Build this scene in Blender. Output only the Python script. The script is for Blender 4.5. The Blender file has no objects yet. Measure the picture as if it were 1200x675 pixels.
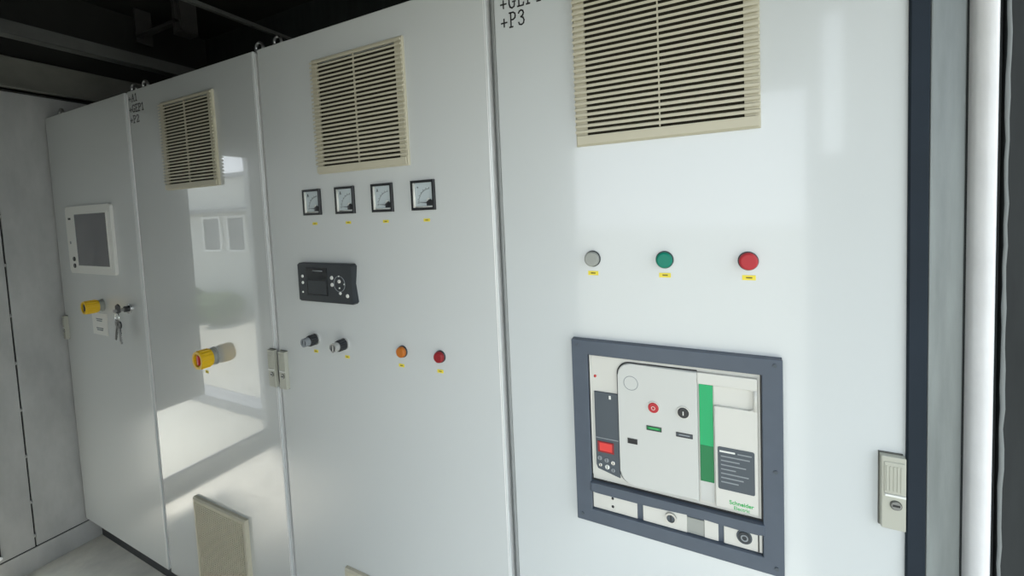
import bpy, bmesh, math, random
from mathutils import Vector, Matrix
random.seed(4)
PI = math.pi
scn = bpy.context.scene
COL = scn.collection

# ------------------------------------------------------------------ materials
def mat(name, col, rough=.5, metal=0.0, coat=0.0, coat_rough=.03, spec=.5, noise=0.0, nscale=8.0, bump=0.0, bscale=60.0, stretch=None, emit=None, emit_s=0.0, rough_var=0.0):
    m = bpy.data.materials.new(name); m.use_nodes = True
    nt = m.node_tree; b = nt.nodes['Principled BSDF']
    b.inputs['Base Color'].default_value = (*col, 1)
    b.inputs['Roughness'].default_value = rough
    b.inputs['Metallic'].default_value = metal
    b.inputs['Coat Weight'].default_value = coat
    b.inputs['Coat Roughness'].default_value = coat_rough
    b.inputs['Coat IOR'].default_value = 1.7 if coat >= 1 else 1.5
    b.inputs['Specular IOR Level'].default_value = spec
    if emit:
        b.inputs['Emission Color'].default_value = (*emit, 1); b.inputs['Emission Strength'].default_value = emit_s
    if noise or bump or rough_var:
        tc = nt.nodes.new('ShaderNodeTexCoord'); mp = nt.nodes.new('ShaderNodeMapping')
        nt.links.new(tc.outputs['Object'], mp.inputs['Vector'])
        if stretch: mp.inputs['Scale'].default_value = stretch
    if noise or rough_var:
        n = nt.nodes.new('ShaderNodeTexNoise'); n.inputs['Scale'].default_value = nscale; n.inputs['Detail'].default_value = 6
        n.inputs['Roughness'].default_value = .6
        nt.links.new(mp.outputs[0], n.inputs['Vector'])
    if noise:
        r = nt.nodes.new('ShaderNodeValToRGB')
        r.color_ramp.elements[0].position = .3; r.color_ramp.elements[1].position = .7
        r.color_ramp.elements[0].color = (*[c*(1-noise) for c in col], 1)
        r.color_ramp.elements[1].color = (*[min(1, c*(1+noise)) for c in col], 1)
        nt.links.new(n.outputs['Fac'], r.inputs[0]); nt.links.new(r.outputs[0], b.inputs['Base Color'])
    if rough_var:
        mr = nt.nodes.new('ShaderNodeMapRange'); mr.inputs['To Min'].default_value = max(0, rough-rough_var); mr.inputs['To Max'].default_value = rough+rough_var
        nt.links.new(n.outputs['Fac'], mr.inputs['Value']); nt.links.new(mr.outputs[0], b.inputs['Roughness'])
    if bump:
        n2 = nt.nodes.new('ShaderNodeTexNoise'); n2.inputs['Scale'].default_value = bscale; n2.inputs['Detail'].default_value = 4
        bp = nt.nodes.new('ShaderNodeBump'); bp.inputs['Strength'].default_value = bump; bp.inputs['Distance'].default_value = .01
        nt.links.new(mp.outputs[0], n2.inputs['Vector']); nt.links.new(n2.outputs['Fac'], bp.inputs['Height']); nt.links.new(bp.outputs[0], b.inputs['Normal'])
    return m

M = {}
M['door']    = mat('grey_gloss_paint', (.60,.62,.605), .30, coat=.55, coat_rough=.045)
M['doorg']   = mat('grey_mirror_gloss_paint', (.60,.62,.605), .22, coat=1.0, coat_rough=.02)
M['doorr']   = mat('grey_paint_high_gloss', (.60,.625,.615), .25, coat=.9, coat_rough=.08)
M['doors']   = mat('grey_satin_paint', (.60,.62,.605), .35, coat=.5, coat_rough=.22)
M['edge']    = mat('painted_edge_highlight', (.90,.90,.88), .28, metal=.3)  # lighter than the door paint, so the edge highlight is in the colour
M['body']    = mat('grey_cabinet_body', (.42,.44,.43), .5)
M['dark']    = mat('dark_gap_rubber', (.02,.02,.022), .8)
M['plinth']  = mat('anthracite_plinth', (.035,.037,.04), .6, noise=.2)
M['beige']   = mat('beige_filter_plastic', (.53,.495,.375), .55)
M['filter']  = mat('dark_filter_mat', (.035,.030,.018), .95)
M['mesh']    = mat('fine_filter_mat', (.30,.28,.20), .9)
M['black']   = mat('black_plastic', (.018,.019,.021), .35)
M['black2']  = mat('black_glossy_screen', (.012,.014,.016), .12)
M['char']    = mat('charcoal_plastic', (.028,.033,.038), .45)
M['screen']  = mat('grey_display_glass', (.13,.13,.14), .12)
M['white']   = mat('white_plastic', (.75,.75,.70), .4)
M['paper']   = mat('white_paper_label', (.72,.72,.68), .6)
M['ink']     = mat('black_ink', (.02,.02,.02), .6)
M['grey']    = mat('mid_grey_ink', (.25,.27,.28), .6)
M['dial']    = mat('pale_dial_plate', (.50,.56,.57), .5)
M['steel']   = mat('brushed_steel', (.5,.5,.49), .3, metal=1, noise=.15, nscale=30)
M['keysteel']= mat('dull_key_steel', (.22,.22,.21), .35, metal=.8)
M['chrome']  = mat('chrome', (.75,.75,.75), .15, metal=1)
M['latch']   = mat('olive_grey_zinc_latch', (.44,.44,.37), .4)
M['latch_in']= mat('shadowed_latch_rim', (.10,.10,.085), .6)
M['yellow']  = mat('yellow_plastic', (.80,.50,.01), .35)
M['tag']     = mat('yellow_tag', (.80,.66,.05), .5)
M['tagink']  = mat('olive_tag_print', (.18,.14,.02), .6)
M['red']     = mat('red_plastic', (.55,.035,.03), .3)
M['redlens'] = mat('dark_red_lens', (.27,.018,.022), .35, spec=.3)
M['redlens2']= mat('bright_red_lens', (.44,.028,.036), .35, spec=.3)
M['orange']  = mat('orange_lens', (.50,.15,.02), .35, spec=.3)
M['greenl']  = mat('green_lens', (.0,.20,.13), .35, spec=.3)
M['clear']   = mat('pale_grey_lens', (.32,.33,.30), .35, spec=.3)
M['cream']   = mat('cream_breaker_plastic', (.61,.60,.545), .4)
M['cream2']  = mat('warm_grey_breaker_cover', (.55,.555,.52), .4)
M['frame']   = mat('slate_grey_frame', (.070,.088,.115), .45, noise=.06, nscale=20)
M['slate']   = mat('slate_trip_panel', (.06,.075,.09), .4)
M['green']   = mat('bright_green_plastic', (.0,.36,.12), .35)
M['greend']  = mat('dark_green_plastic', (.0,.17,.05), .4)
M['greentxt']= mat('green_print', (.04,.40,.10), .5)
M['led']     = mat('red_led_display', (.4,.02,.02), .4, emit=(1,.08,.06), emit_s=.3)
M['silver']  = mat('silver_collar', (.62,.62,.60), .25, metal=.8)
M['navy']    = mat('navy_rubber_seal', (.014,.022,.032), .7, spec=.25, noise=.12, nscale=6)
M['galv']    = mat('galvanised_steel', (.25,.275,.27), .48, metal=.35, noise=.22, nscale=5, stretch=(6,6,.6), rough_var=.12)
M['galvl']   = mat('painted_steel_wall', (.42,.425,.41), .45, metal=.1, noise=.14, nscale=4, stretch=(3,3,1), rough_var=.1, bump=.05, bscale=12)
M['front']   = mat('grey_inner_wall', (.50,.50,.48), .5, noise=.1, nscale=4)
M['wpost']   = mat('white_painted_post', (.90,.90,.90), .3, noise=.05, nscale=12)
M['dsteel']  = mat('dark_steel', (.03,.033,.033), .75, spec=.2, noise=.2, nscale=8, stretch=(4,4,.6))
M['weld']    = mat('grey_sealant_bead', (.20,.215,.21), .5)
M['floor']   = mat('beige_screed', (.74,.71,.62), .7, noise=.12, nscale=9, bump=.1, bscale=40)
M['roof']    = mat('dark_roof_sheet', (.022,.022,.020), .8, noise=.3, nscale=3)
M['beam']    = mat('dull_grey_beam', (.105,.108,.10), .6, noise=.2, nscale=6)
M['dbeam']   = mat('dark_bracket_steel', (.05,.048,.045), .7, noise=.2)
M['beaml']   = mat('olive_grey_beam', (.17,.17,.145), .6, noise=.2, nscale=6)
M['out']     = mat('pale_concrete_ground', (.42,.40,.335), .8, noise=.12, nscale=1.5)
M['kerb']    = mat('grey_kerb', (.24,.245,.25), .7, noise=.1)
M['facade']  = mat('white_render_facade', (.55,.55,.50), .8, noise=.06, nscale=2)
M['win']     = mat('grey_window_pane', (.07,.075,.075), .3)
M['leaf']    = mat('hedge_leaves', (.10,.13,.06), .8, noise=.6, nscale=14)

# ------------------------------------------------------------------ mesh helpers
class MB:
    def __init__(s): s.bm = bmesh.new(); s.mats = []
    def mi(s, m):
        if m not in s.mats: s.mats.append(m)
        return s.mats.index(m)
    def _mark(s, before, m):
        k = s.mi(m)
        for f in s.bm.faces:
            if f not in before: f.material_index = k
    def box(s, x0, x1, y0, y1, z0, z1, m, bev=0, seg=2):
        before = set(s.bm.faces)
        vs = [s.bm.verts.new((x, y, z)) for x in (x0, x1) for y in (y0, y1) for z in (z0, z1)]
        fs = [(0,1,3,2),(4,6,7,5),(0,4,5,1),(2,3,7,6),(0,2,6,4),(1,5,7,3)]
        nf = [s.bm.faces.new([vs[i] for i in f]) for f in fs]
        if bev:
            es = list({e for f in nf for e in f.edges})
            bmesh.ops.bevel(s.bm, geom=es, offset=bev, segments=seg, profile=.5, affect='EDGES')
        s._mark(before, m); return s
    def cyl(s, c, ax, r, h, m, seg=32, r2=None, cap=True, bev=0):
        """cylinder starting at c, running h along unit axis ax"""
        before = set(s.bm.faces); r2 = r if r2 is None else r2
        ax = Vector(ax).normalized(); q = Vector((0,0,1)).rotation_difference(ax)
        ring = []
        for rr, t in ((r, 0), (r2, h)) if not bev else ((r, 0), (r2, h-bev), (r2-bev*.4, h-bev*.3), (r2-bev, h)):
            ring.append([s.bm.verts.new(Vector(c) + ax*t + q @ Vector((rr*math.cos(2*PI*i/seg), rr*math.sin(2*PI*i/seg), 0))) for i in range(seg)])
        for a, b in zip(ring[:-1], ring[1:]):
            for i in range(seg): s.bm.faces.new((a[i], a[(i+1)%seg], b[(i+1)%seg], b[i]))
        if cap: s.bm.faces.new(ring[0][::-1]); s.bm.faces.new(ring[-1])
        s._mark(before, m); return s
    def tube(s, c, ax, r, ri, h, m, seg=32):
        """hollow ring: outer r, inner ri"""
        before = set(s.bm.faces)
        ax = Vector(ax).normalized(); q = Vector((0,0,1)).rotation_difference(ax)
        R = [[s.bm.verts.new(Vector(c) + ax*t + q @ Vector((rr*math.cos(2*PI*i/seg), rr*math.sin(2*PI*i/seg), 0))) for i in range(seg)] for rr, t in ((r,0),(r,h),(ri,h),(ri,0))]
        for k in range(4):
            a, b = R[k], R[(k+1)%4]
            for i in range(seg): s.bm.faces.new((a[i], a[(i+1)%seg], b[(i+1)%seg], b[i]))
        s._mark(before, m); return s
    def torus(s, c, ax, R, r, m, seg=28, ms=10, a0=0, a1=2*PI):
        before = set(s.bm.faces)
        ax = Vector(ax).normalized(); q = Vector((0,0,1)).rotation_difference(ax)
        full = abs(a1-a0-2*PI) < 1e-6; n = seg if full else seg+1
        rings = []
        for i in range(n):
            a = a0 + (a1-a0)*i/seg; d = Vector((math.cos(a), math.sin(a), 0))
            rings.append([s.bm.verts.new(Vector(c) + q @ (d*(R + r*math.cos(2*PI*j/ms)) + Vector((0,0,r*math.sin(2*PI*j/ms))))) for j in range(ms)])
        for i in range(seg):
            a, b = rings[i], rings[(i+1)%n]
            for j in range(ms): s.bm.faces.new((a[j], a[(j+1)%ms], b[(j+1)%ms], b[j]))
        s._mark(before, m); return s
    def prism(s, poly, y0, y1, m, bev=0):
        """polygon in the xz plane, extruded from y1 (back) to y0 (front)"""
        before = set(s.bm.faces)
        a = [s.bm.verts.new((x, y0, z)) for x, z in poly]; b = [s.bm.verts.new((x, y1, z)) for x, z in poly]
        n = len(poly); f = s.bm.faces.new(a); s.bm.faces.new(b[::-1])
        for i in range(n): s.bm.faces.new((a[(i+1)%n], a[i], b[i], b[(i+1)%n]))
        if bev: bmesh.ops.bevel(s.bm, geom=list(f.edges), offset=bev, segments=3, profile=.5, affect='EDGES')
        s._mark(before, m); return s
    def prof(s, pts, z0, z1, m):
        """polygon in the xy plane, extruded in z"""
        before = set(s.bm.faces)
        a = [s.bm.verts.new((x, y, z0)) for x, y in pts]; b = [s.bm.verts.new((x, y, z1)) for x, y in pts]
        n = len(pts); s.bm.faces.new(a); s.bm.faces.new(b[::-1])
        for i in range(n): s.bm.faces.new((a[(i+1)%n], a[i], b[i], b[(i+1)%n]))
        s._mark(before, m); return s
    def frame(s, x0, x1, z0, z1, w, y0, y1, m, ch=0):
        """picture frame with a chamfer ch on its outer front edge"""
        before = set(s.bm.faces)
        def rect(i, y): return [s.bm.verts.new(p) for p in ((x0+i, y, z0+i), (x1-i, y, z0+i), (x1-i, y, z1-i), (x0+i, y, z1-i))]
        L = [rect(0, y1), rect(0, y0+ch), rect(ch, y0), rect(w, y0), rect(w, y1)] if ch else [rect(0, y1), rect(0, y0), rect(w, y0), rect(w, y1)]
        for k in range(len(L)):
            a, b = L[k], L[(k+1)%len(L)]
            for i in range(4): s.bm.faces.new((a[i], a[(i+1)%4], b[(i+1)%4], b[i]))
        s._mark(before, m); return s
    def build(s, name, parent=None, label=None, ang=18):
        bm = s.bm; bmesh.ops.recalc_face_normals(bm, faces=bm.faces[:])
        xs = [v.co for v in bm.verts]
        lo = Vector([min(v[i] for v in xs) for i in range(3)]); hi = Vector([max(v[i] for v in xs) for i in range(3)])
        c = (lo+hi)/2
        bmesh.ops.translate(bm, verts=bm.verts[:], vec=-c)
        me = bpy.data.meshes.new(name); bm.to_mesh(me); bm.free()
        for k in s.mats: me.materials.append(M[k])
        for p in me.polygons: p.use_smooth = True
        me.set_sharp_from_angle(angle=math.radians(ang))
        for p in me.polygons: p.use_smooth = p.area < .0006
        o = bpy.data.objects.new(name, me); COL.objects.link(o)
        if parent: o.parent = parent; o.location = c - WL[parent.name]
        else: o.location = c
        WL[o.name] = c
        if label: o['label'] = label
        return o
WL = {}
def thing(name, loc, label, cat, group=None):
    o = bpy.data.objects.new(name, None); COL.objects.link(o); o.location = loc; WL[o.name] = Vector(loc)
    o.empty_display_size = .1; o['label'] = label; o['category'] = cat
    if group: o['group'] = group
    return o
def tag(o, label, cat, group=None):
    o['label'] = label; o['category'] = cat
    if group: o['group'] = group
    return o
def struct(mb, name, parent=None, **k):
    o = mb.build(name, parent, **k)
    if not parent: o['kind'] = 'structure'
    return o
def rrect(x0, x1, z0, z1, r, n=6, corners=(1,1,1,1)):
    pts = []
    for k, (cx, cz, a) in enumerate(((x1-r, z1-r, 0), (x0+r, z1-r, 90), (x0+r, z0+r, 180), (x1-r, z0+r, 270))):
        if corners[k]:
            for i in range(n+1):
                t = math.radians(a + 90*i/n); pts.append((cx + r*math.cos(t), cz + r*math.sin(t)))
        else:
            pts.append({0:(x1,z1),1:(x0,z1),2:(x0,z0),3:(x1,z0)}[k])
    return pts
Y = (0, -1, 0)

# lettering drawn as pen strokes (unit box 1 x 1.5, origin bottom left)
GL = {
 '+': [[(.1,.6),(.9,.6)],[(.5,.2),(.5,1.0)]],
 'P': [[(.25,0),(.25,1.5)],[(.05,0),(.5,0)],[(.05,1.5),(.6,1.5),(.85,1.35),(.9,1.12),(.85,.9),(.6,.75),(.25,.75)]],
 '3': [[(.15,1.25),(.25,1.42),(.5,1.5),(.75,1.4),(.82,1.18),(.72,.95),(.45,.82),(.75,.7),(.88,.42),(.78,.12),(.5,0),(.22,.07),(.12,.28)]],
 '2': [[(.15,1.2),(.25,1.42),(.5,1.5),(.78,1.38),(.84,1.12),(.7,.8),(.4,.4),(.12,.04),(.88,.04),(.92,.25)]],
 'G': [[(.85,1.15),(.8,1.4),(.5,1.5),(.22,1.35),(.1,1.0),(.1,.5),(.22,.15),(.5,0),(.78,.12),(.85,.3),(.85,.65)],[(.6,.65),(1.0,.65)]],
 'E': [[(.25,0),(.25,1.5)],[(.05,1.5),(.82,1.5),(.85,1.25)],[(.25,.78),(.65,.78)],[(.05,0),(.85,0),(.9,.28)]],
 'A': [[(.1,0),(.5,1.5),(.9,0)],[(.25,.55),(.75,.55)],[(0,0),(.25,0)],[(.75,0),(1,0)]],
 '1': [[(.25,1.25),(.5,1.5),(.5,0)],[(.25,0),(.75,0)]],
}
def letters(mb, text, x, z, w, h, adv, pen, y, m):
    for ch in text:
        for st in GL.get(ch, []):
            P = [(x + px*w, z + pz/1.5*h) for px, pz in st]
            for (ax, az), (bx, bz) in zip(P[:-1], P[1:]):
                dx, dz = bx-ax, bz-az; L = math.hypot(dx, dz) or 1; nx, nz = -dz/L*pen/2, dx/L*pen/2; ex, ez = dx/L*pen*.4, dz/L*pen*.4
                mb.prism([(ax+nx-ex, az+nz-ez), (bx+nx+ex, bz+nz+ez), (bx-nx+ex, bz-nz+ez), (ax-nx-ex, az-nz-ez)], y-.0005, y, m)
        x += adv
def font_text(mb, text, x, z, size, y, m, bold=0.0):
    cu = bpy.data.curves.new('lettering', 'FONT'); cu.body = text; cu.size = size; cu.extrude = .0003; cu.offset = bold
    ob = bpy.data.objects.new('lettering', cu); COL.objects.link(ob)
    bpy.context.view_layer.update()
    me = bpy.data.meshes.new_from_object(ob.evaluated_get(bpy.context.evaluated_depsgraph_get()))
    before = set(mb.bm.faces); nv = len(mb.bm.verts)
    mb.bm.from_mesh(me); mb.bm.verts.ensure_lookup_table()
    for v in mb.bm.verts[nv:]: v.co = Vector((x + v.co.x, y - v.co.z, z + v.co.y))
    mb._mark(before, m)
    bpy.data.objects.remove(ob); bpy.data.curves.remove(cu); bpy.data.meshes.remove(me)

# ------------------------------------------------------------------ cabinets
def cabinet(x0, x1, label, mat_door='door', bolts=(1,1), edge=True):
    r = thing('control_cabinet', ((x0+x1)/2, .27, 0), label, 'cabinet', None)
    b = MB(); cx0, cx1 = x0-.006, x1+.006
    b.box(cx0, cx1, .024, .52, .12, 2.018, 'body', .003)
    b.box(x0+.02, x1-.02, .017, .024, .15, 1.99, 'dark')
    b.build('body', r)
    b = MB(); b.box(cx0+.004, cx1-.004, .045, .50, 0, .12, 'plinth', .002); b.build('plinth', r)
    d = MB(); d.box(x0, x1, 0, .0165, .124, 2.021, mat_door, .0035, 3); d = d.build('door', r)
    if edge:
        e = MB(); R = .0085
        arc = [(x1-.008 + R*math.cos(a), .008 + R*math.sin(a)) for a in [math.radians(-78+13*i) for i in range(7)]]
        e.prof(arc + [(x1+.0005, .016), (x1-.004, .016), (x1-.0075, .004)], .13, 2.015, 'edge'); e.build('door_edge_highlight', r, 'rounded edge of the door with its highlight painted on')
    for k, bx in enumerate((x0+.035, x1-.035)):
        if not bolts[k]: continue
        for by in (.04,):
            e = MB(); e.cyl((bx, by, 2.018), (0,0,1), .014, .006, 'steel', 24).cyl((bx, by, 2.024), (0,0,1), .007, .010, 'steel', 16)
            e.torus((bx, by, 2.050), (0,1,0), .0175, .0045, 'steel')
            e.build('eye_bolt', r, 'steel lifting eye bolt on the cabinet top')
    return r, d

def vent(root, x0, z0, fine=False, w=.323):
    x1, z1 = x0+w, z0+.306 if not fine else z0+.323
    t = -.011
    f = MB()
    if not fine:
        f.frame(x0, x1, z0, z1, .008, t+.005, 0, 'beige', .002)
        f.box(x0+.003, x1-.003, t, t+.004, z0+.002, z0+.019, 'beige', .001)
        n = 26; p = (z1-.004 - (z0+.023))/n
        for i in range(n):
            z = z0 + .0235 + i*p
            before = set(f.bm.faces)
            # tilted slat: profile in yz swept along x
            prof = [(t-.0005, z), (t-.0005, z+.0050), (t+.004, z+.0072), (t+.004, z+.0042)]
            a = [f.bm.verts.new((x0+.001, yy, zz)) for yy, zz in prof]; bb = [f.bm.verts.new((x1-.001, yy, zz)) for yy, zz in prof]
            f.bm.faces.new(a); f.bm.faces.new(bb[::-1])
            for k in range(4): f.bm.faces.new((a[k], a[(k+1)%4], bb[(k+1)%4], bb[k]))
            f._mark(before, 'beige')
        xm = (x0+x1)/2
        f.box(xm-.0012, xm+.0012, t+.0015, t+.005, z0+.02, z1-.006, 'beige')
        for a, c in ((x0+.004, x0+.024), (x1-.024, x1-.004)): f.box(a, c, t+.0042, t+.008, z0+.02, z1-.006, 'beige')
        o = f.build('vent_grille', root, 'beige louvred filter vent')
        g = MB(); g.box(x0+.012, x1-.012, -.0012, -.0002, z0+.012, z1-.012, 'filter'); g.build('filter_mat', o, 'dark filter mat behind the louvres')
    else:
        f.frame(x0, x1, z0, z1, .014, t, 0, 'beige', .004)
        n = 42; p = (z1-z0-.03)/n
        for i in range(n):
            z = z0 + .015 + i*p
            f.box(x0+.013, x1-.013, t+.0035, t+.007, z, z+p*.55, 'beige')
        for i in range(24):
            xx = x0+.02+i*(w-.04)/23; f.box(xx-.0012, xx+.0012, t+.0025, t+.006, z0+.013, z1-.013, 'beige')
        o = f.build('vent_grille', root, 'low beige filter vent with a fine mesh')
        g = MB(); g.box(x0+.013, x1-.013, -.0012, -.0002, z0+.013, z1-.013, 'mesh'); g.build('filter_mat', o)
    return o

def latch(root, x0, z0=1.004, w=.030, h=.115, t=-.011, key=True):
    b = MB(); x1, z1 = x0+w, z0+h
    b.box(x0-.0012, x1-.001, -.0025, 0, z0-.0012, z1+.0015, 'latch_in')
    b.box(x0, x1, t, 0, z0, z1, 'latch', .0012)
    b.box(x0+.003, x1-.002, t-.0012, t, z0+.058, z1-.008, 'latch', .0006)
    for k in range(5):
        xx = x0+.005+k*.0045; b.box(xx, xx+.0018, t-.002, t-.001, z0+.062, z1-.014, 'latch')
    b.box(x0+.0035, x1-.001, t-.0022, t, z0+.053, z0+.0565, 'white', .0005)
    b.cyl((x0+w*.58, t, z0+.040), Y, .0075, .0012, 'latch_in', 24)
    b.cyl((x0+w*.58, t-.0012, z0+.040), Y, .0062, .001, 'steel', 24)
    b.box(x0+w*.58-.0045, x0+w*.58+.0045, t-.0026, t-.002, z0+.0385, z0+.0415, 'ink')
    return b.build('door_latch', root, 'zinc door latch tile with a key slot')

def small_tag(root, x, z, w=.020, h=.0085):
    b = MB(); b.box(x-w/2, x+w/2, -.0008, 0, z-h/2, z+h/2, 'tag')
    b.box(x-w*.22, x+w*.24, -.0011, -.0008, z-h*.14, z+h*.16, 'tagink')
    return b.build('marker_tag', root, 'tiny yellow marker tag')

def pilot(root, name, x, z, lens, label, r=.0145, h=.012):
    b = MB(); b.cyl((x, 0, z), Y, r+.0006, .0035, 'char', 40, bev=.0008)
    o = b.build(name, root, label)
    l = MB(); l.cyl((x, -.003, z), Y, r*.95, h-.003, lens, 40, bev=.0035); l.build('lens', o)
    return o

# nominal door edges
D1 = (-2.822, -2.062); D2 = (-2.042, -1.264); D3 = (-1.244, -.449); D4 = (-.429, .268)

c1, d1 = cabinet(*D1, 'leftmost grey control cabinet with a touch screen and hanging keys, beside the steel wall', 'doors')
c2, d2 = cabinet(*D2, 'glossy grey control cabinet with one yellow rotary switch and two filter vents', 'doorg')
c3, d3 = cabinet(*D3, 'grey control cabinet with four square meters, black controller and two pilot lights')
c4, d4 = cabinet(*D4, 'rightmost grey control cabinet with a large framed circuit breaker in its door', 'doorr', edge=False)

# --- cabinet 1: touch screen, yellow switch, label, lock
hx0, hx1, hz0, hz1 = -2.672, -2.243, 1.318, 1.610
b = MB(); b.prism(rrect(hx0, hx1, hz0, hz1, .014), -.009, 0, 'white', .003)
panel = b.build('touch_panel', c1, 'white framed operator panel with a grey screen')
b = MB(); b.box(-2.578, -2.280, -.0102, -.009, 1.352, 1.576, 'screen'); b.frame(-2.583, -2.275, 1.347, 1.581, .006, -.0108, -.009, 'white', .001); b.build('display', panel, 'grey glossy display')
b = MB(); b.box(-2.645, -2.62, -.0096, -.009, 1.553, 1.562, 'ink'); b.build('panel_marking', panel)
b = MB()
b.box(-2.648, -2.636, -.0096, -.009, 1.447, 1.459, 'grey')
b.build('panel_marking', panel)
for z in (1.381, 1.351):
    b = MB(); b.cyl((-2.618, -.009, z), Y, .010, .003, 'black', 24, bev=.001); b.build('port_cap', panel, 'small round black cap')

def rotary(root, x, z, r, t, front, label):
    b = MB(); b.cyl((x, 0, z), Y, r*1.02, .004, 'clear', 40, bev=.001); b.cyl((x, -.004, z), Y, r*.9, .012, 'clear', 40)
    o = b.build('rotary_switch', root, label)
    b = MB(); b.tube((x, -.014, z), Y, r, r*.72, t-.014, 'yellow', 40)
    for k in range(16):
        a = 2*PI*k/16; b.box(x+math.cos(a)*r-.0018, x+math.cos(a)*r+.0018, -t+.004, -.018, z+math.sin(a)*r-.0018, z+math.sin(a)*r+.0018, 'yellow')
    b.build('guard_collar', o, 'yellow guard collar')
    b = MB(); b.cyl((x, -.012, z), Y, r*.66, t-.017, front, 32, bev=.003); b.box(x-r*.16, x+r*.16, -t+.001, -t+.006, z-r*.55, z+r*.55, front, .001)
    b.build('switch_knob', o)
    return o
rotary(c1, -2.420, 1.185, .026, .052, 'black', 'yellow rotary switch with a black knob')
b = MB(); b.box(-2.528, -2.386, -.0015, 0, 1.053, 1.147, 'paper')
for z, w in ((1.122, .058), (1.114, .050), (1.082, .064), (1.074, .056)): b.box(-2.46-w/2, -2.46+w/2, -.0019, -.0015, z-.0026, z+.0026, 'grey')
b.build('label_plate', c1, 'white label with two lines of print')
b = MB(); b.cyl((-2.180, 0, 1.186), Y, .020, .005, 'chrome', 32, bev=.001).cyl((-2.180, -.005, 1.186), Y, .012, .010, 'black', 24)
lock = b.build('key_lock', c1, 'round chrome lock')
latch(c1, -2.806, 1.004, .020, .108, -.013)

# bunch of keys hanging in the lock
kb = thing('key_bunch', (-2.180, -.02, 1.186), 'bunch of keys hanging from the lock of the leftmost cabinet', 'keys')
def keymesh(cx, cz, ang, y, m='keysteel', L=.072):
    b = MB(); b.tube((0, y, 0), Y, 0.0155, .005, .0024, m, 24)
    b.box(-.0046, .0046, y-.0022, y, -L, -.012, m)
    for k in range(4): b.box(-.0046+.009, .0072+.0012*(k%2), y-.0022, y, -L+.004+k*.009, -L+.009+k*.009, m)
    b.bm.transform(Matrix.Translation((cx, 0, cz)) @ Matrix.Rotation(ang, 4, 'Y'))
    return b
b = MB(); b.box(-2.183, -2.177, -.044, -.0145, 1.180, 1.192, 'keysteel', .001)
b.prism([(-2.197,1.180),(-2.197,1.204),(-2.180,1.212),(-2.163,1.204),(-2.163,1.180),(-2.180,1.172)], -.034, -.030, 'black', .001)
b.build('inserted_key', kb, 'black headed key in the lock')
b = MB(); b.torus((-2.178, -.036, 1.158), (0,1,0), .017, .0016, 'chrome', 28, 8); b.build('key_ring', kb)
keymesh(-2.186, 1.135, .35, -.034).build('key', kb); keymesh(-2.166, 1.133, -.22, -.038, 'keysteel', .078).build('key', kb); keymesh(-2.178, 1.128, .06, -.030, 'black', .066).build('key', kb)

# --- cabinet 2
vent(c2, -1.802, 1.637)
vent(c2, -1.802, .186, fine=True)
rotary(c2, -1.600, 1.060, .030, .047, 'red', 'yellow rotary switch with a red centre')
small_tag(c2, -1.655, .996, .018, .009)
b = MB()
letters(b, '+A1', -2.034, 1.979, .021, .026, .0235, .0034, 0, 'ink'); letters(b, '+GEP1', -2.034, 1.940, .021, .026, .0225, .0034, 0, 'ink'); letters(b, '+P2', -2.034, 1.901, .021, .026, .0235, .0034, 0, 'ink')
b.build('lettering', c2)
latch(c2, -1.285)

# --- cabinet 3: vent, meters, controller, key switches, pilots
vent(c3, -1.004, 1.637)
vent(c3, -1.004, .186, fine=True)
def meter(x0, k):
    w = .0715; x1 = x0+w; z0, z1 = 1.5262, 1.5980
    b = MB(); b.frame(x0, x1, z0, z1, .0060, -.0060, 0, 'black', .0010)
    o = b.build('panel_meter', c3, 'square analogue meter with a black bezel')
    b = MB(); b.box(x0+.006, x1-.006, -.0012, 0, z0+.006, z1-.006, 'dial')
    b.box(x0+.006, x0+.0115, -.0050, -.001, z0+.006, z1-.006, 'white'); b.box(x0+.0115, x1-.0062, -.0025, -.0012, z0+.0062, z0+.0095, 'white')
    px, pz = x1-.017, z0+.017                                             # pivot
    for i in range(19):
        a = math.radians(92 + 88*i/18); r0, r1 = .0325, (.0375 if i % 3 == 0 else .035)
        ca, sa = math.cos(a), math.sin(a); nx, nz = -sa*.0004, ca*.0004
        b.prism([(px+ca*r0+nx, pz+sa*r0+nz), (px+ca*r1+nx, pz+sa*r1+nz), (px+ca*r1-nx, pz+sa*r1-nz), (px+ca*r0-nx, pz+sa*r0-nz)], -.0016, -.0012, 'ink')
    letters(b, '+' if k == 3 else 'A', x0+.016, z1-.020, .006, .008, .008, .0009, -.0012, 'ink')
    b.build('dial_plate', o, 'pale dial plate')
    b = MB(); L = .040; a = math.radians(176); ca, sa = math.cos(a), math.sin(a)
    b.prism([(px+sa*.0012, pz-ca*.0012), (px-sa*.0012, pz+ca*.0012), (px+ca*L, pz+sa*L)], -.0035, -.0027, 'ink')
    b.build('needle', o, 'black needle')
    b = MB(); b.prism([(px-.007, z0+.0105), (px+.010, z0+.0105), (px+.010, pz+.004), (px+.004, pz+.009), (px-.007, pz+.003)], -.0055, -.0035, 'black', .0006); b.tube((px-.001, -.0036, pz+.006), Y, .0052, .0032, .001, 'white', 20)
    b.build('pivot_cover', o)
    small_tag(c3, x0+w/2+.0055 - (.002 if k == 0 else 0), 1.5022, .019, .007)
for k, x in enumerate((-1.079, -.948, -.8135, -.6815)): meter(x, k)

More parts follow.
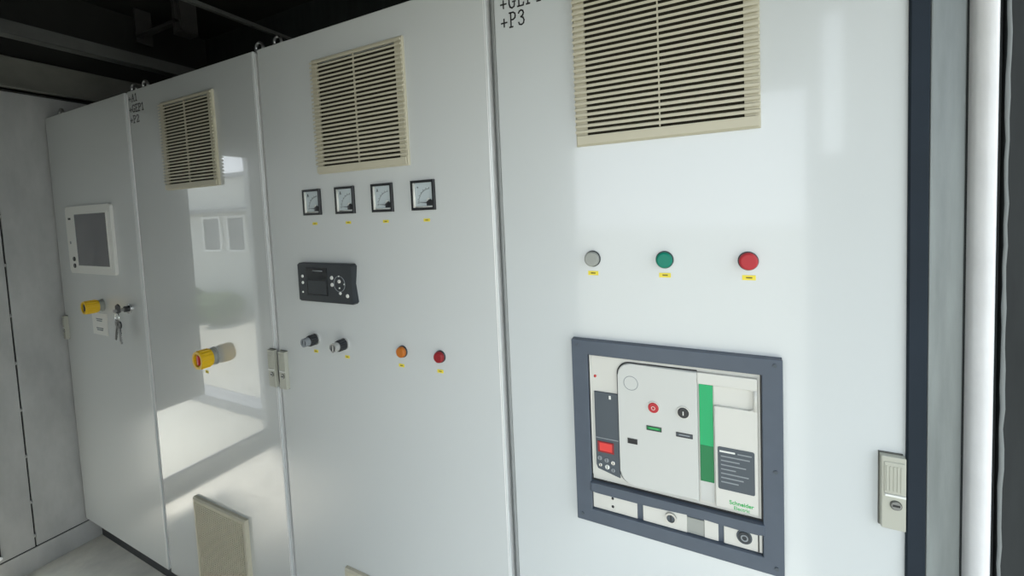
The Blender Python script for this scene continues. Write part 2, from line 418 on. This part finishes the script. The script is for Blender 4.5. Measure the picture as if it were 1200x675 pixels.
b = MB(); b.prism([(-1.106,1.287),(-1.099,1.2835),(-.892,1.2835),(-.886,1.289),(-.893,1.338),(-.886,1.386),(-.892,1.3925),(-1.099,1.3925),(-1.106,1.388)], -.016, 0, 'char', .003)
ctl = b.build('generator_controller', c3, 'black generator controller with a display and white keys')
b = MB(); b.box(-1.067, -.983, -.0168, -.016, 1.303, 1.380, 'black2'); b.box(-1.062, -.988, -.0171, -.0168, 1.307, 1.344, 'char'); b.box(-1.040, -1.0, -.0171, -.0168, 1.370, 1.373, 'grey'); b.build('display', ctl, 'dark display')
b = MB(); b.torus((-.936, -.0162, 1.338), (0,1,0), .021, .0009, 'grey', 32, 8); b.build('key_pad_ring', ctl)
for x, z, r in ((-1.084,1.355,.0042),(-1.084,1.337,.0042),(-1.086,1.310,.0028),(-.964,1.354,.0052),(-.964,1.335,.0052),(-.936,1.345,.0050),(-.936,1.359,.002),(-.917,1.338,.002),(-.936,1.327,.0022),(-.934,1.313,.0042),(-.907,1.307,.0052)):
    b = MB(); b.cyl((x, -.016, z), Y, r, .002, 'white', 20, bev=.0008); b.build('controller_key', ctl, 'small round white key')

def keyswitch(x, z, label, tip):
    b = MB(); b.cyl((x, 0, z), Y, .0165, .004, 'silver', 36).cyl((x, -.004, z), Y, .0145, .019, 'black', 36, bev=.0015)
    for k in range(14):
        a = 2*PI*k/14; b.box(x+math.cos(a)*.0145-.001, x+math.cos(a)*.0145+.001, -.021, -.006, z+math.sin(a)*.0145-.001, z+math.sin(a)*.0145+.001, 'char')
    o = b.build('panel_knob', c3, label)
    b = MB(); b.tube((x, -.022, z), Y, .0125, .0095, .014, tip, 32); b.cyl((x, -.022, z), Y, .0095, .011, 'char', 32); b.box(x-.002, x+.002, -.0365, -.033, z-.009, z+.009, tip, .0005)
    b.build('knob_cap', o, 'pale cap at the end of the knob')
keyswitch(-1.070, 1.170, 'left black barrel knob below the controller', 'grey')
keyswitch(-.952, 1.168, 'right black barrel knob with a silver tip', 'silver')
small_tag(c3, -1.073, 1.134, .017, .008); small_tag(c3, -.945, 1.132, .017, .008)
pilot(c3, 'pilot_light', -.741, 1.170, 'orange', 'orange pilot light'); pilot(c3, 'pilot_light', -.621, 1.171, 'redlens', 'dark red pilot light')
small_tag(c3, -.748, 1.1325, .018, .008); small_tag(c3, -.624, 1.1335, .018, .008)
latch(c3, -1.233)

# --- cabinet 4
vent(c4, -.250, 1.637)
b = MB()
for t, z in (('+A1', 1.975), ('+GEP1', 1.938), ('+P3', 1.900)): letters(b, t, -.4125, z, .0165, .029, .0205, .0030, 0, 'ink')
b.build('lettering', c4)
pilot(c4, 'pilot_light', -.226, 1.415, 'clear', 'pale grey pilot light', .0155, .013); pilot(c4, 'pilot_light', -.087, 1.415, 'greenl', 'green pilot light', .0155, .013); pilot(c4, 'pilot_light', .0515, 1.415, 'redlens2', 'red pilot light', .0155, .013)
for x in (-.226, -.087, .0525): small_tag(c4, x, 1.386, .021, .0085)
latch(c4, .2315)

# circuit breaker in its dark frame
br = thing('temp', (0,0,0), '', ''); bpy.data.objects.remove(br)
ax0, ax1, az0, az1 = -.2735, .1, .8755, 1.2525
b = MB()
t = -.0145
b.prism([(ax0,az0),(ax1,az0),(ax1,az1),(ax0,az1)], -.0045, 0, 'frame')
ix0, ix1 = -.240, .0685; iz_top, iz_mid1, iz_mid0, iz_bot = 1.2235, .964, .943, .9035
def bar(x0, x1, z0, z1): b.box(x0, x1, t, -.0045, z0, z1, 'frame', .0015)
bar(ax0, ix0, az0, az1); bar(ix1, ax1, az0, az1); bar(ix0-.003, ix1+.003, iz_top, az1); bar(ix0-.003, ix1+.003, az0, iz_bot)
# the middle bar with its raised handle-shaped bulge
ybar = t-.003
n = 24; pts = []
for i in range(n+1):
    u = i/n; x = ix0-.003 + (ix1-ix0+.006)*u
    bump = math.exp(-((u-.62)/.16)**2)*.010
    pts.append((x, iz_mid0 + .0 + bump*.35))
top = []
for i in range(n, -1, -1):
    u = i/n; x = ix0-.003 + (ix1-ix0+.006)*u
    top.append((x, iz_mid1 - .002))
b.prism(pts+top, ybar, -.0045, 'frame', .004)
for x, z in ((ax1-.012, az1-.010), (ax1-.012, az0+.014), (ax0+.012, az1-.010), (ax0+.012, az0+.014), (ax1-.012, 1.06)):
    b.cyl((x, t, z), Y, .0032, .0012, 'slate', 16)
brk = b.build('circuit_breaker', c4, 'large air circuit breaker with a slate grey frame and cream front')

b = MB(); b.box(ix0-.001, ix1+.001, -.0062, -.0045, iz_mid1-.004, iz_top+.001, 'cream'); b.box(-.2405, -.2345, -.0085, -.0062, .975, 1.222, 'cream', .001)
b.cyl((-.2275, -.0062, 1.179), Y, .0028, .001, 'red', 16)
b.build('front_plate', brk, 'cream front plate')
# cover: left rounded field and the right column, with the handle recess between boxes
b = MB(); b.frame(ix0-.0002, ix1+.0002, iz_mid1-.001, iz_top+.0002, .0022, -.0085, -.0062, 'ink'); b.build('front_shade_line', brk, 'thin dark line painted as shading round the breaker front')  # ink frame paints the dark shading inside the frame opening
b = MB(); b.prism(rrect(-.1825, -.0345, .9720, 1.2160, .025, 8, (0,1,1,0)), -.0085, -.0062, 'ink'); b.build('cover_shadow_line', brk, 'thin dark line painted as shadow behind the cover')  # oversized ink plate paints the shadow line beside the cover
b = MB(); yc = -.0125
left = rrect(-.180, -.0345, .9735, 1.2145, .024, 8, (0,1,1,0)); b.prism(left, yc, -.006, 'cream2', .0025)
b.build('front_cover', brk, 'raised warm grey cover with rounded left corners')
b = MB()
cx0, cx1 = -.0065, .0600
b.box(-.0345, cx1+.002, yc, -.006, 1.1935, 1.2145, 'cream', .0012)
b.box(cx0, cx1+.002, yc, -.006, .9735, 1.1575, 'cream', .0012)
b.prism([(.0555,1.157),(.0615,1.157),(.0615,1.194),(.0555,1.194)], yc, -.006, 'cream')
# rounded corners of the recess
for cz, s1 in ((1.1575, 1), (1.1935, -1)):
    pts = [(.0557, cz)] + [(.0557-.007+.007*math.cos(a), cz+s1*(.007-.007*math.sin(a))) for a in [math.radians(d) for d in (0,22,45,67,90)]]
    b.prism(pts, yc, -.006, 'cream')
b.box(cx0, .0557, -.0075, -.006, 1.1575, 1.1935, 'cream')
b.build('side_column', brk, 'cream column with a recessed hand grip')
b = MB(); b.box(-.0315, -.0085, -.0095, -.006, 1.080, 1.1925, 'green', .0008); b.box(-.0315, -.0085, -.0090, -.006, 1.012, 1.080, 'greend', .0008); b.box(-.0315, -.0085, -.0075, -.006, .974, 1.012, 'cream2')
b.build('charging_handle', brk, 'green spring charging handle')
b = MB(); b.prism(rrect(-.002, .0565, 1.0085, 1.0855, .003), yc-.001, yc, 'slate')
b.box(.001, .026, yc-.0015, yc-.001, 1.0765, 1.0795, 'white'); b.box(.030, .052, yc-.0015, yc-.001, 1.0765, 1.0785, 'grey')
for i in range(7):
    z = 1.0695-i*.0078; w = (.046, .030, .040, .024, .044, .036, .028)[i]; b.box(.003, .003+w, yc-.0014, yc-.001, z-.0012, z+.0009, 'grey')
b.build('rating_plate', brk, 'dark rating plate with fine print')
b = MB(); font_text(b, 'Schneider', .0155, .984, .0098, yc, 'greentxt', .0002); font_text(b, 'Electric', .0225, .9755, .0085, yc, 'greentxt', .0001)
b.build('lettering', brk, 'green maker lettering')
b = MB(); b.torus((-.1545, yc, 1.177), Y, .0135, .0006, 'grey', 32, 6); b.build('padlock_mark', brk, 'thin embossed circle')
def push(x, z, m, label, mark):
    b = MB(); b.tube((x, yc, z), Y, .0115, .0098, .002, 'cream', 36); b.cyl((x, yc, z), Y, .0098, .004, m, 36, bev=.0015)
    if mark: b.box(x-.0008, x+.0008, yc-.0045, yc-.004, z-.0035, z+.0035, 'white')
    else: b.torus((x, yc-.004, z), Y, .0032, .0005, 'white', 20, 6)
    b.build('push_button', brk, label)
push(-.1125, 1.137, 'redlens2', 'round red push button', False); push(-.0590, 1.1365, 'black', 'round black push button', True)
for x0, x1, z0, z1, m in ((-.1265,-.0985,1.0915,1.1000,'greend'), (-.0725,-.0435,1.0895,1.0975,'slate'), (-.1635,-.1445,1.0580,1.0680,'ink')):
    b = MB(); b.frame(x0, x1, z0, z1, .0012, yc-.0012, yc, 'black'); b.box(x0+.001, x1-.001, yc-.0006, yc, z0+.001, z1-.001, m)
    if m != 'ink': b.box(x0+.005, x1-.005, yc-.0008, yc-.0006, (z0+z1)/2-.001, (z0+z1)/2+.0012, 'greentxt' if m == 'greend' else 'grey')
    b.build('indicator_window', brk, 'small dark indicator window')
b = MB(); b.prism([(-.2300,.998),(-.2270,.990),(-.1815,.979),(-.1815,1.1485),(-.2300,1.1485)], -.0095, -.006, 'slate', .0008)
trip = b.build('trip_unit', brk, 'slate trip unit with a red display')
b = MB(); b.box(-.222, -.196, -.0103, -.0095, 1.0285, 1.0455, 'led'); b.frame(-.2255, -.1925, 1.0260, 1.0480, .0025, -.0108, -.0095, 'redlens'); b.build('display', trip, 'lit red display')
b = MB(); b.box(-.1995, -.1955, -.0101, -.0095, 1.137, 1.144, 'white'); b.build('trip_unit_marking', trip)
b = MB(); b.box(-.229, -.183, -.0100, -.0095, 1.054, 1.0555, 'grey')
b.build('trip_unit_marking', trip)
for x, z, r, m in ((-.222,1.013,.0045,'grey'),(-.208,1.011,.0045,'grey'),(-.195,1.008,.0042,'silver'),(-.221,.999,.0035,'silver'),(-.207,.997,.0045,'white'),(-.195,.993,.0038,'grey')):
    b = MB(); b.cyl((x, -.0095, z), Y, r, .0018, m, 20, bev=.0006); b.box(x-.0006, x+.0006, -.0116, -.0112, z-r*.7, z+r*.7, 'ink'); b.build('setting_dial', trip, 'small round setting dial')
# lower row of plates
b = MB(); b.box(ix0-.001, ix1+.001, -.0058, -.0045, iz_bot-.001, iz_mid0+.006, 'frame'); b.build('plate_recess', brk)
def plate(x0, x1, label):
    b = MB(); b.box(x0, x1, -.0085, -.0058, .9045, .9425, 'cream', .001); return b
b = plate(-.2395, -.1495, ''); 
for z in (.934, .917): b.cyl((-.1985, -.0085, z-.001), Y, .0026, .0008, 'ink', 16)
b.build('lock_plate', brk, 'cream plate with two dark holes')
b = plate(-.1385, -.0570, ''); b.build('lock_plate', brk, 'cream plate with a round key lock')
b = MB(); b.tube((-.0860, -.0085, .926), Y, .0105, .0075, .004, 'steel', 32); b.cyl((-.0860, -.0085, .926), Y, .0075, .002, 'slate', 24); b.box(-.0872, -.0848, -.0112, -.0105, .920, .932, 'ink'); b.build('key_lock', brk, 'round chrome key lock')
b = MB(); b.box(-.0570, -.0270, -.0072, -.0058, .9045, .9345, 'clear', .0006); b.build('shutter_plate', brk, 'grey recessed plate')
b = plate(-.0270, -.0030, ''); b.build('lock_plate', brk, 'narrow cream plate')
b = plate(.0060, .0675, ''); b.box(.0605, .0625, -.009, -.0085, .906, .941, 'ink'); b.build('lock_plate', brk, 'cream plate with a round dark socket')
b = MB(); b.tube((.0390, -.0085, .9265), Y, .0125, .0100, .0015, 'slate', 32); b.cyl((.0390, -.0085, .9265), Y, .0100, .003, 'char', 32); b.tube((.0390, -.0115, .9265), Y, .006, .004, .0008, 'grey', 24); b.build('racking_socket', brk, 'round dark racking socket')

# ------------------------------------------------------------------ room shell
XW = -2.834
b = MB(); b.box(XW-.10, .75, -1.05, .70, -.12, 0, 'floor'); struct(b, 'floor')
b = MB(); b.box(XW-.10, .75, -1.05, .70, 2.62, 2.68, 'roof'); struct(b, 'ceiling')
b = MB(); b.box(XW-.10, .75, .62, .70, 0, 2.62, 'dsteel'); struct(b, 'wall_back')
# left wall: stitched steel sheets and a doorway further towards the open side
b = MB()
b.box(XW-.05, XW, -.1375, .62, .104, 2.118, 'galvl', .001)
b.box(XW-.05, XW, -.24, -.1415, .104, 2.118, 'galvl', .001)
b.box(XW-.05, XW, -.48, -.24, .50, 2.118, 'galvl')
b.box(XW-.05, XW, -.79, -.48, 1.94, 2.118, 'galvl')
b.box(XW-.05, XW, -1.0, -.79, 0, 2.118, 'galvl')
b.box(XW-.05, XW-.01, -.15, -.13, .10, 2.118, 'dark')
for z in (.145, .30, .51, .72, .93, 1.14, 1.36, 1.57): b.box(XW-.004, XW+.0012, -.1425, -.1365, z, z+.014, 'galvl')
b.box(XW-.05, XW+.004, -.79, .62, 0, .100, 'galvl', .001)
b.box(XW-.03, XW-.0005, -.79, .62, .098, .105, 'dark')
struct(b, 'wall_left')
b = MB(); b.cyl((XW+.003, -.231, .128), (1,0,0), .007, .008, 'wpost', 16, bev=.001); b.box(XW, XW+.003, -.246, -.226, .12, .24, 'dark'); tag(b.build('bolt_slot'), 'white bolt under a dark slot low on the left steel wall', 'bolt')
b = MB(); b.box(XW-.10, XW, -1.0, .62, 2.118, 2.62, 'roof'); struct(b, 'wall_upper_left')
b = MB(); b.box(XW+.0, XW+.05, -.95, .60, 2.125, 2.262, 'beaml', .004); b.box(XW+.0, XW+.075, -.95, .60, 2.125, 2.135, 'beaml'); tag(b.build('header_beam'), 'wide olive grey beam along the top of the left wall', 'beam')
b = MB(); b.box(-2.53, -2.47, -.95, .60, 2.262, 2.270, 'beam'); b.box(-2.475, -2.468, -.95, .60, 2.262, 2.312, 'beam'); b.box(-2.53, -2.47, -.95, .60, 2.306, 2.314, 'beam'); tag(b.build('roof_beam'), 'grey steel channel crossing above the leftmost cabinet', 'beam')
b = MB(); b.box(-1.80, -1.78, -.95, .60, 2.335, 2.350, 'beam'); tag(b.build('roof_rod'), 'thin steel bar under the dark roof running over the second cabinet', 'bar')
b = MB(); b.box(-2.83, .70, .55, .60, 2.28, 2.36, 'roof'); b.box(-2.83, .70, .53, .55, 2.28, 2.29, 'beam'); tag(b.build('rear_beam'), 'long dark beam running behind the tops of all cabinets', 'beam')
b = MB(); b.box(-2.72, -2.705, .28, .34, 2.45, 2.62, 'dbeam'); b.box(-2.36, -2.335, .28, .34, 2.42, 2.62, 'dbeam'); b.box(-2.72, -2.335, .28, .30, 2.47, 2.485, 'dbeam'); b.box(-2.30, -2.285, .28, .34, 2.42, 2.62, 'dbeam'); b.box(-2.36, -2.285, .28, .34, 2.415, 2.425, 'dbeam'); tag(b.build('hanging_bracket'), 'dim steel bracket hanging from the dark roof', 'bracket')

# right side: seal, galvanised jamb, white round-nosed post, dark wall with sealant bead
b = MB(); b.prof([(.2635,-.002),(.2655,-.006),(.286,-.006),(.288,-.002),(.288,.06),(.2690,.06),(.2690,.0)], .0, 2.62, 'navy'); struct(b, 'trim_1')
b = MB(); b.box(.288, .3265, -.004, .05, 0, 2.62, 'galv', .002); b.box(.3265, .332, .004, .05, 0, 2.62, 'dsteel'); struct(b, 'trim_2')
b = MB()
pts = []
for i in range(13):
    a = PI + (PI/2)*i/12*1.0
    pts.append((.3455 + .0135*math.cos(a), -.010 + .016*math.sin(a)))
pts += [(.3470,-.0255),(.3500,-.0215),(.3515,-.010),(.3515,.05),(.332,.05)]
b.prof(pts, 0, 2.62, 'wpost'); struct(b, 'trim_3')
b = MB(); b.box(.3600, .370, .012, .05, 0, 2.62, 'dsteel'); b.box(.374, .75, .004, .05, 0, 2.62, 'dsteel'); b.box(.3515, .374, .03, .05, 0, 2.62, 'dsteel'); struct(b, 'wall_right_front')
b = MB()
before = set(b.bm.faces); prev = None
for i in range(90):
    z = .02 + i*.029; xx = .3725 + random.uniform(-.0008, .0008); r = .0022 + random.uniform(-.0004, .0006)
    ring = [b.bm.verts.new((xx + r*math.cos(a), .004 + r*math.sin(a), z)) for a in [2*PI*k/8 for k in range(8)]]
    if prev:
        for k in range(8): b.bm.faces.new((prev[k], prev[(k+1)%8], ring[(k+1)%8], ring[k]))
    prev = ring
b._mark(before, 'weld'); tag(b.build('sealant_bead', ang=60), 'wavy grey sealant bead down the dark wall at the far right', 'sealant')

b = MB(); b.box(.75, .80, -1.0, .70, 2.35, 2.62, 'front'); b.box(.75, .80, -.08, .70, 0, 2.35, 'front'); struct(b, 'wall_right_added')  # unseen end wall, added with its opening to keep the top left dark
# side behind the camera: steel sheet on the left, opening shaped to steer the light
JL = -.62
b = MB(); b.box(XW-.05, JL, -1.0, -.95, 0, 2.62, 'front'); b.box(JL, .33, -1.0, -.95, 1.95, 2.62, 'front')
b.box(.33, .376, -1.0, -.95, 0, 2.62, 'kerb'); b.box(.450, .75, -1.0, -.95, 0, 2.62, 'kerb'); b.box(.376, .450, -1.0, -.95, 0, 1.686, 'kerb'); b.box(.376, .450, -1.0, -.95, 2.21, 2.62, 'kerb'); struct(b, 'wall_front_added_slit')  # unseen dark panel with an invented slit, added for the bright door reflection

# outside
b = MB(); b.box(-30, 30, -30, 6, -.16, -.121, 'out'); b.box(-14, XW-.101, -6, 4, -.121, -.01, 'out'); struct(b, 'ground')
b = MB(); b.box(-12, XW-.12, -1.10, -.98, -.12, .07, 'kerb', .01); struct(b, 'trim_4')
f = thing('outside_building', (-8, -3.2, -.12), 'pale building with dark windows opposite the open side', 'building')
b = MB(); b.box(-13, -4.2, -6, -3.0, -.12, 1.70, 'facade'); b.box(-13, -4.2, -6, -2.85, 1.70, 1.76, 'kerb'); b.build('wall', f)
b = MB(); b.box(-13, -4.2, -6, -3.1, 1.76, 2.30, 'facade'); b.box(-13, -4.2, -6, -3.0, 2.30, 2.36, 'kerb'); b.build('parapet', f)
for x0, x1 in ((-8.41,-7.93),(-7.66,-7.22),(-6.4,-5.9),(-5.6,-5.1)):
    b = MB(); b.box(x0, x1, -3.02, -2.99, 1.06, 1.60, 'win'); b.frame(x0-.04, x1+.04, 1.02, 1.64, .04, -2.97, -3.0, 'white'); b.build('window', f)

for k, (sx, sr) in enumerate(((-8.5,.22),(-7.98,.25),(-7.46,.21),(-6.95,.24))):
    b = MB(); before = set(b.bm.faces); bmesh.ops.create_icosphere(b.bm, subdivisions=4, radius=sr)
    for v in b.bm.verts:
        q = v.co*14; v.co *= 1 + .16*math.sin(q.x+k)*math.sin(q.y*1.3)*math.sin(q.z*1.1+k) + random.uniform(-.07, .07)
        v.co += Vector((sx, -2.50, sr*.95))
    b._mark(before, 'leaf'); tag(b.build('shrub', ang=5), 'rounded green shrub at the foot of the pale outside building', 'shrub', 'shrubs along the outside building')
# ------------------------------------------------------------------ camera
cam = bpy.data.cameras.new('camera'); co = bpy.data.objects.new('camera', cam); COL.objects.link(co)
f_px = 433.90; cxp, cyp = 660.78, 267.93
yaw, pit, rol = -.38777137, -.04803888, -.03741077
cam.sensor_fit = 'HORIZONTAL'; cam.sensor_width = 36.0; cam.lens = f_px/1200*36
cam.shift_x = -(cxp-600)/1200; cam.shift_y = (cyp-337.5)/1200
cam.clip_start = .02; cam.clip_end = 200
fw = Vector((math.sin(yaw)*math.cos(pit), math.cos(yaw)*math.cos(pit), math.sin(pit)))
rt = Vector((math.cos(yaw), -math.sin(yaw), 0)); up = rt.cross(fw)
r2 = rt*math.cos(rol)+up*math.sin(rol); u2 = -rt*math.sin(rol)+up*math.cos(rol)
mw = Matrix((r2, u2, -fw)).transposed().to_4x4(); mw.translation = Vector((0, -.70, 1.512))
co.matrix_world = mw
scn.camera = co

# ------------------------------------------------------------------ light
w = bpy.data.worlds.new('sky'); scn.world = w; w.use_nodes = True
nt = w.node_tree; bg = nt.nodes['Background']
tc = nt.nodes.new('ShaderNodeTexCoord'); sp = nt.nodes.new('ShaderNodeSeparateXYZ'); rp = nt.nodes.new('ShaderNodeValToRGB')
nt.links.new(tc.outputs['Generated'], sp.inputs[0]); nt.links.new(sp.outputs['Z'], rp.inputs[0])
rp.color_ramp.elements[0].position = 0; rp.color_ramp.elements[0].color = (.90,.955,1.0,1)
rp.color_ramp.elements[1].position = .7; rp.color_ramp.elements[1].color = (.66,.78,.92,1)
nt.links.new(rp.outputs[0], bg.inputs['Color']); bg.inputs['Strength'].default_value = 2.95
s = bpy.data.lights.new('sun', 'SUN'); s.energy = 6.5; s.angle = math.radians(12); s.color = (1,.98,.94)
so = bpy.data.objects.new('sun', s); COL.objects.link(so)
d = Vector((.50, .08, -.95)).normalized(); so.rotation_euler = d.to_track_quat('-Z', 'Y').to_euler()

scn.view_settings.view_transform = 'Standard'; scn.view_settings.look = 'None'; scn.view_settings.gamma = 1; scn.view_settings.use_curve_mapping = False
scn.view_settings.exposure = 0.0
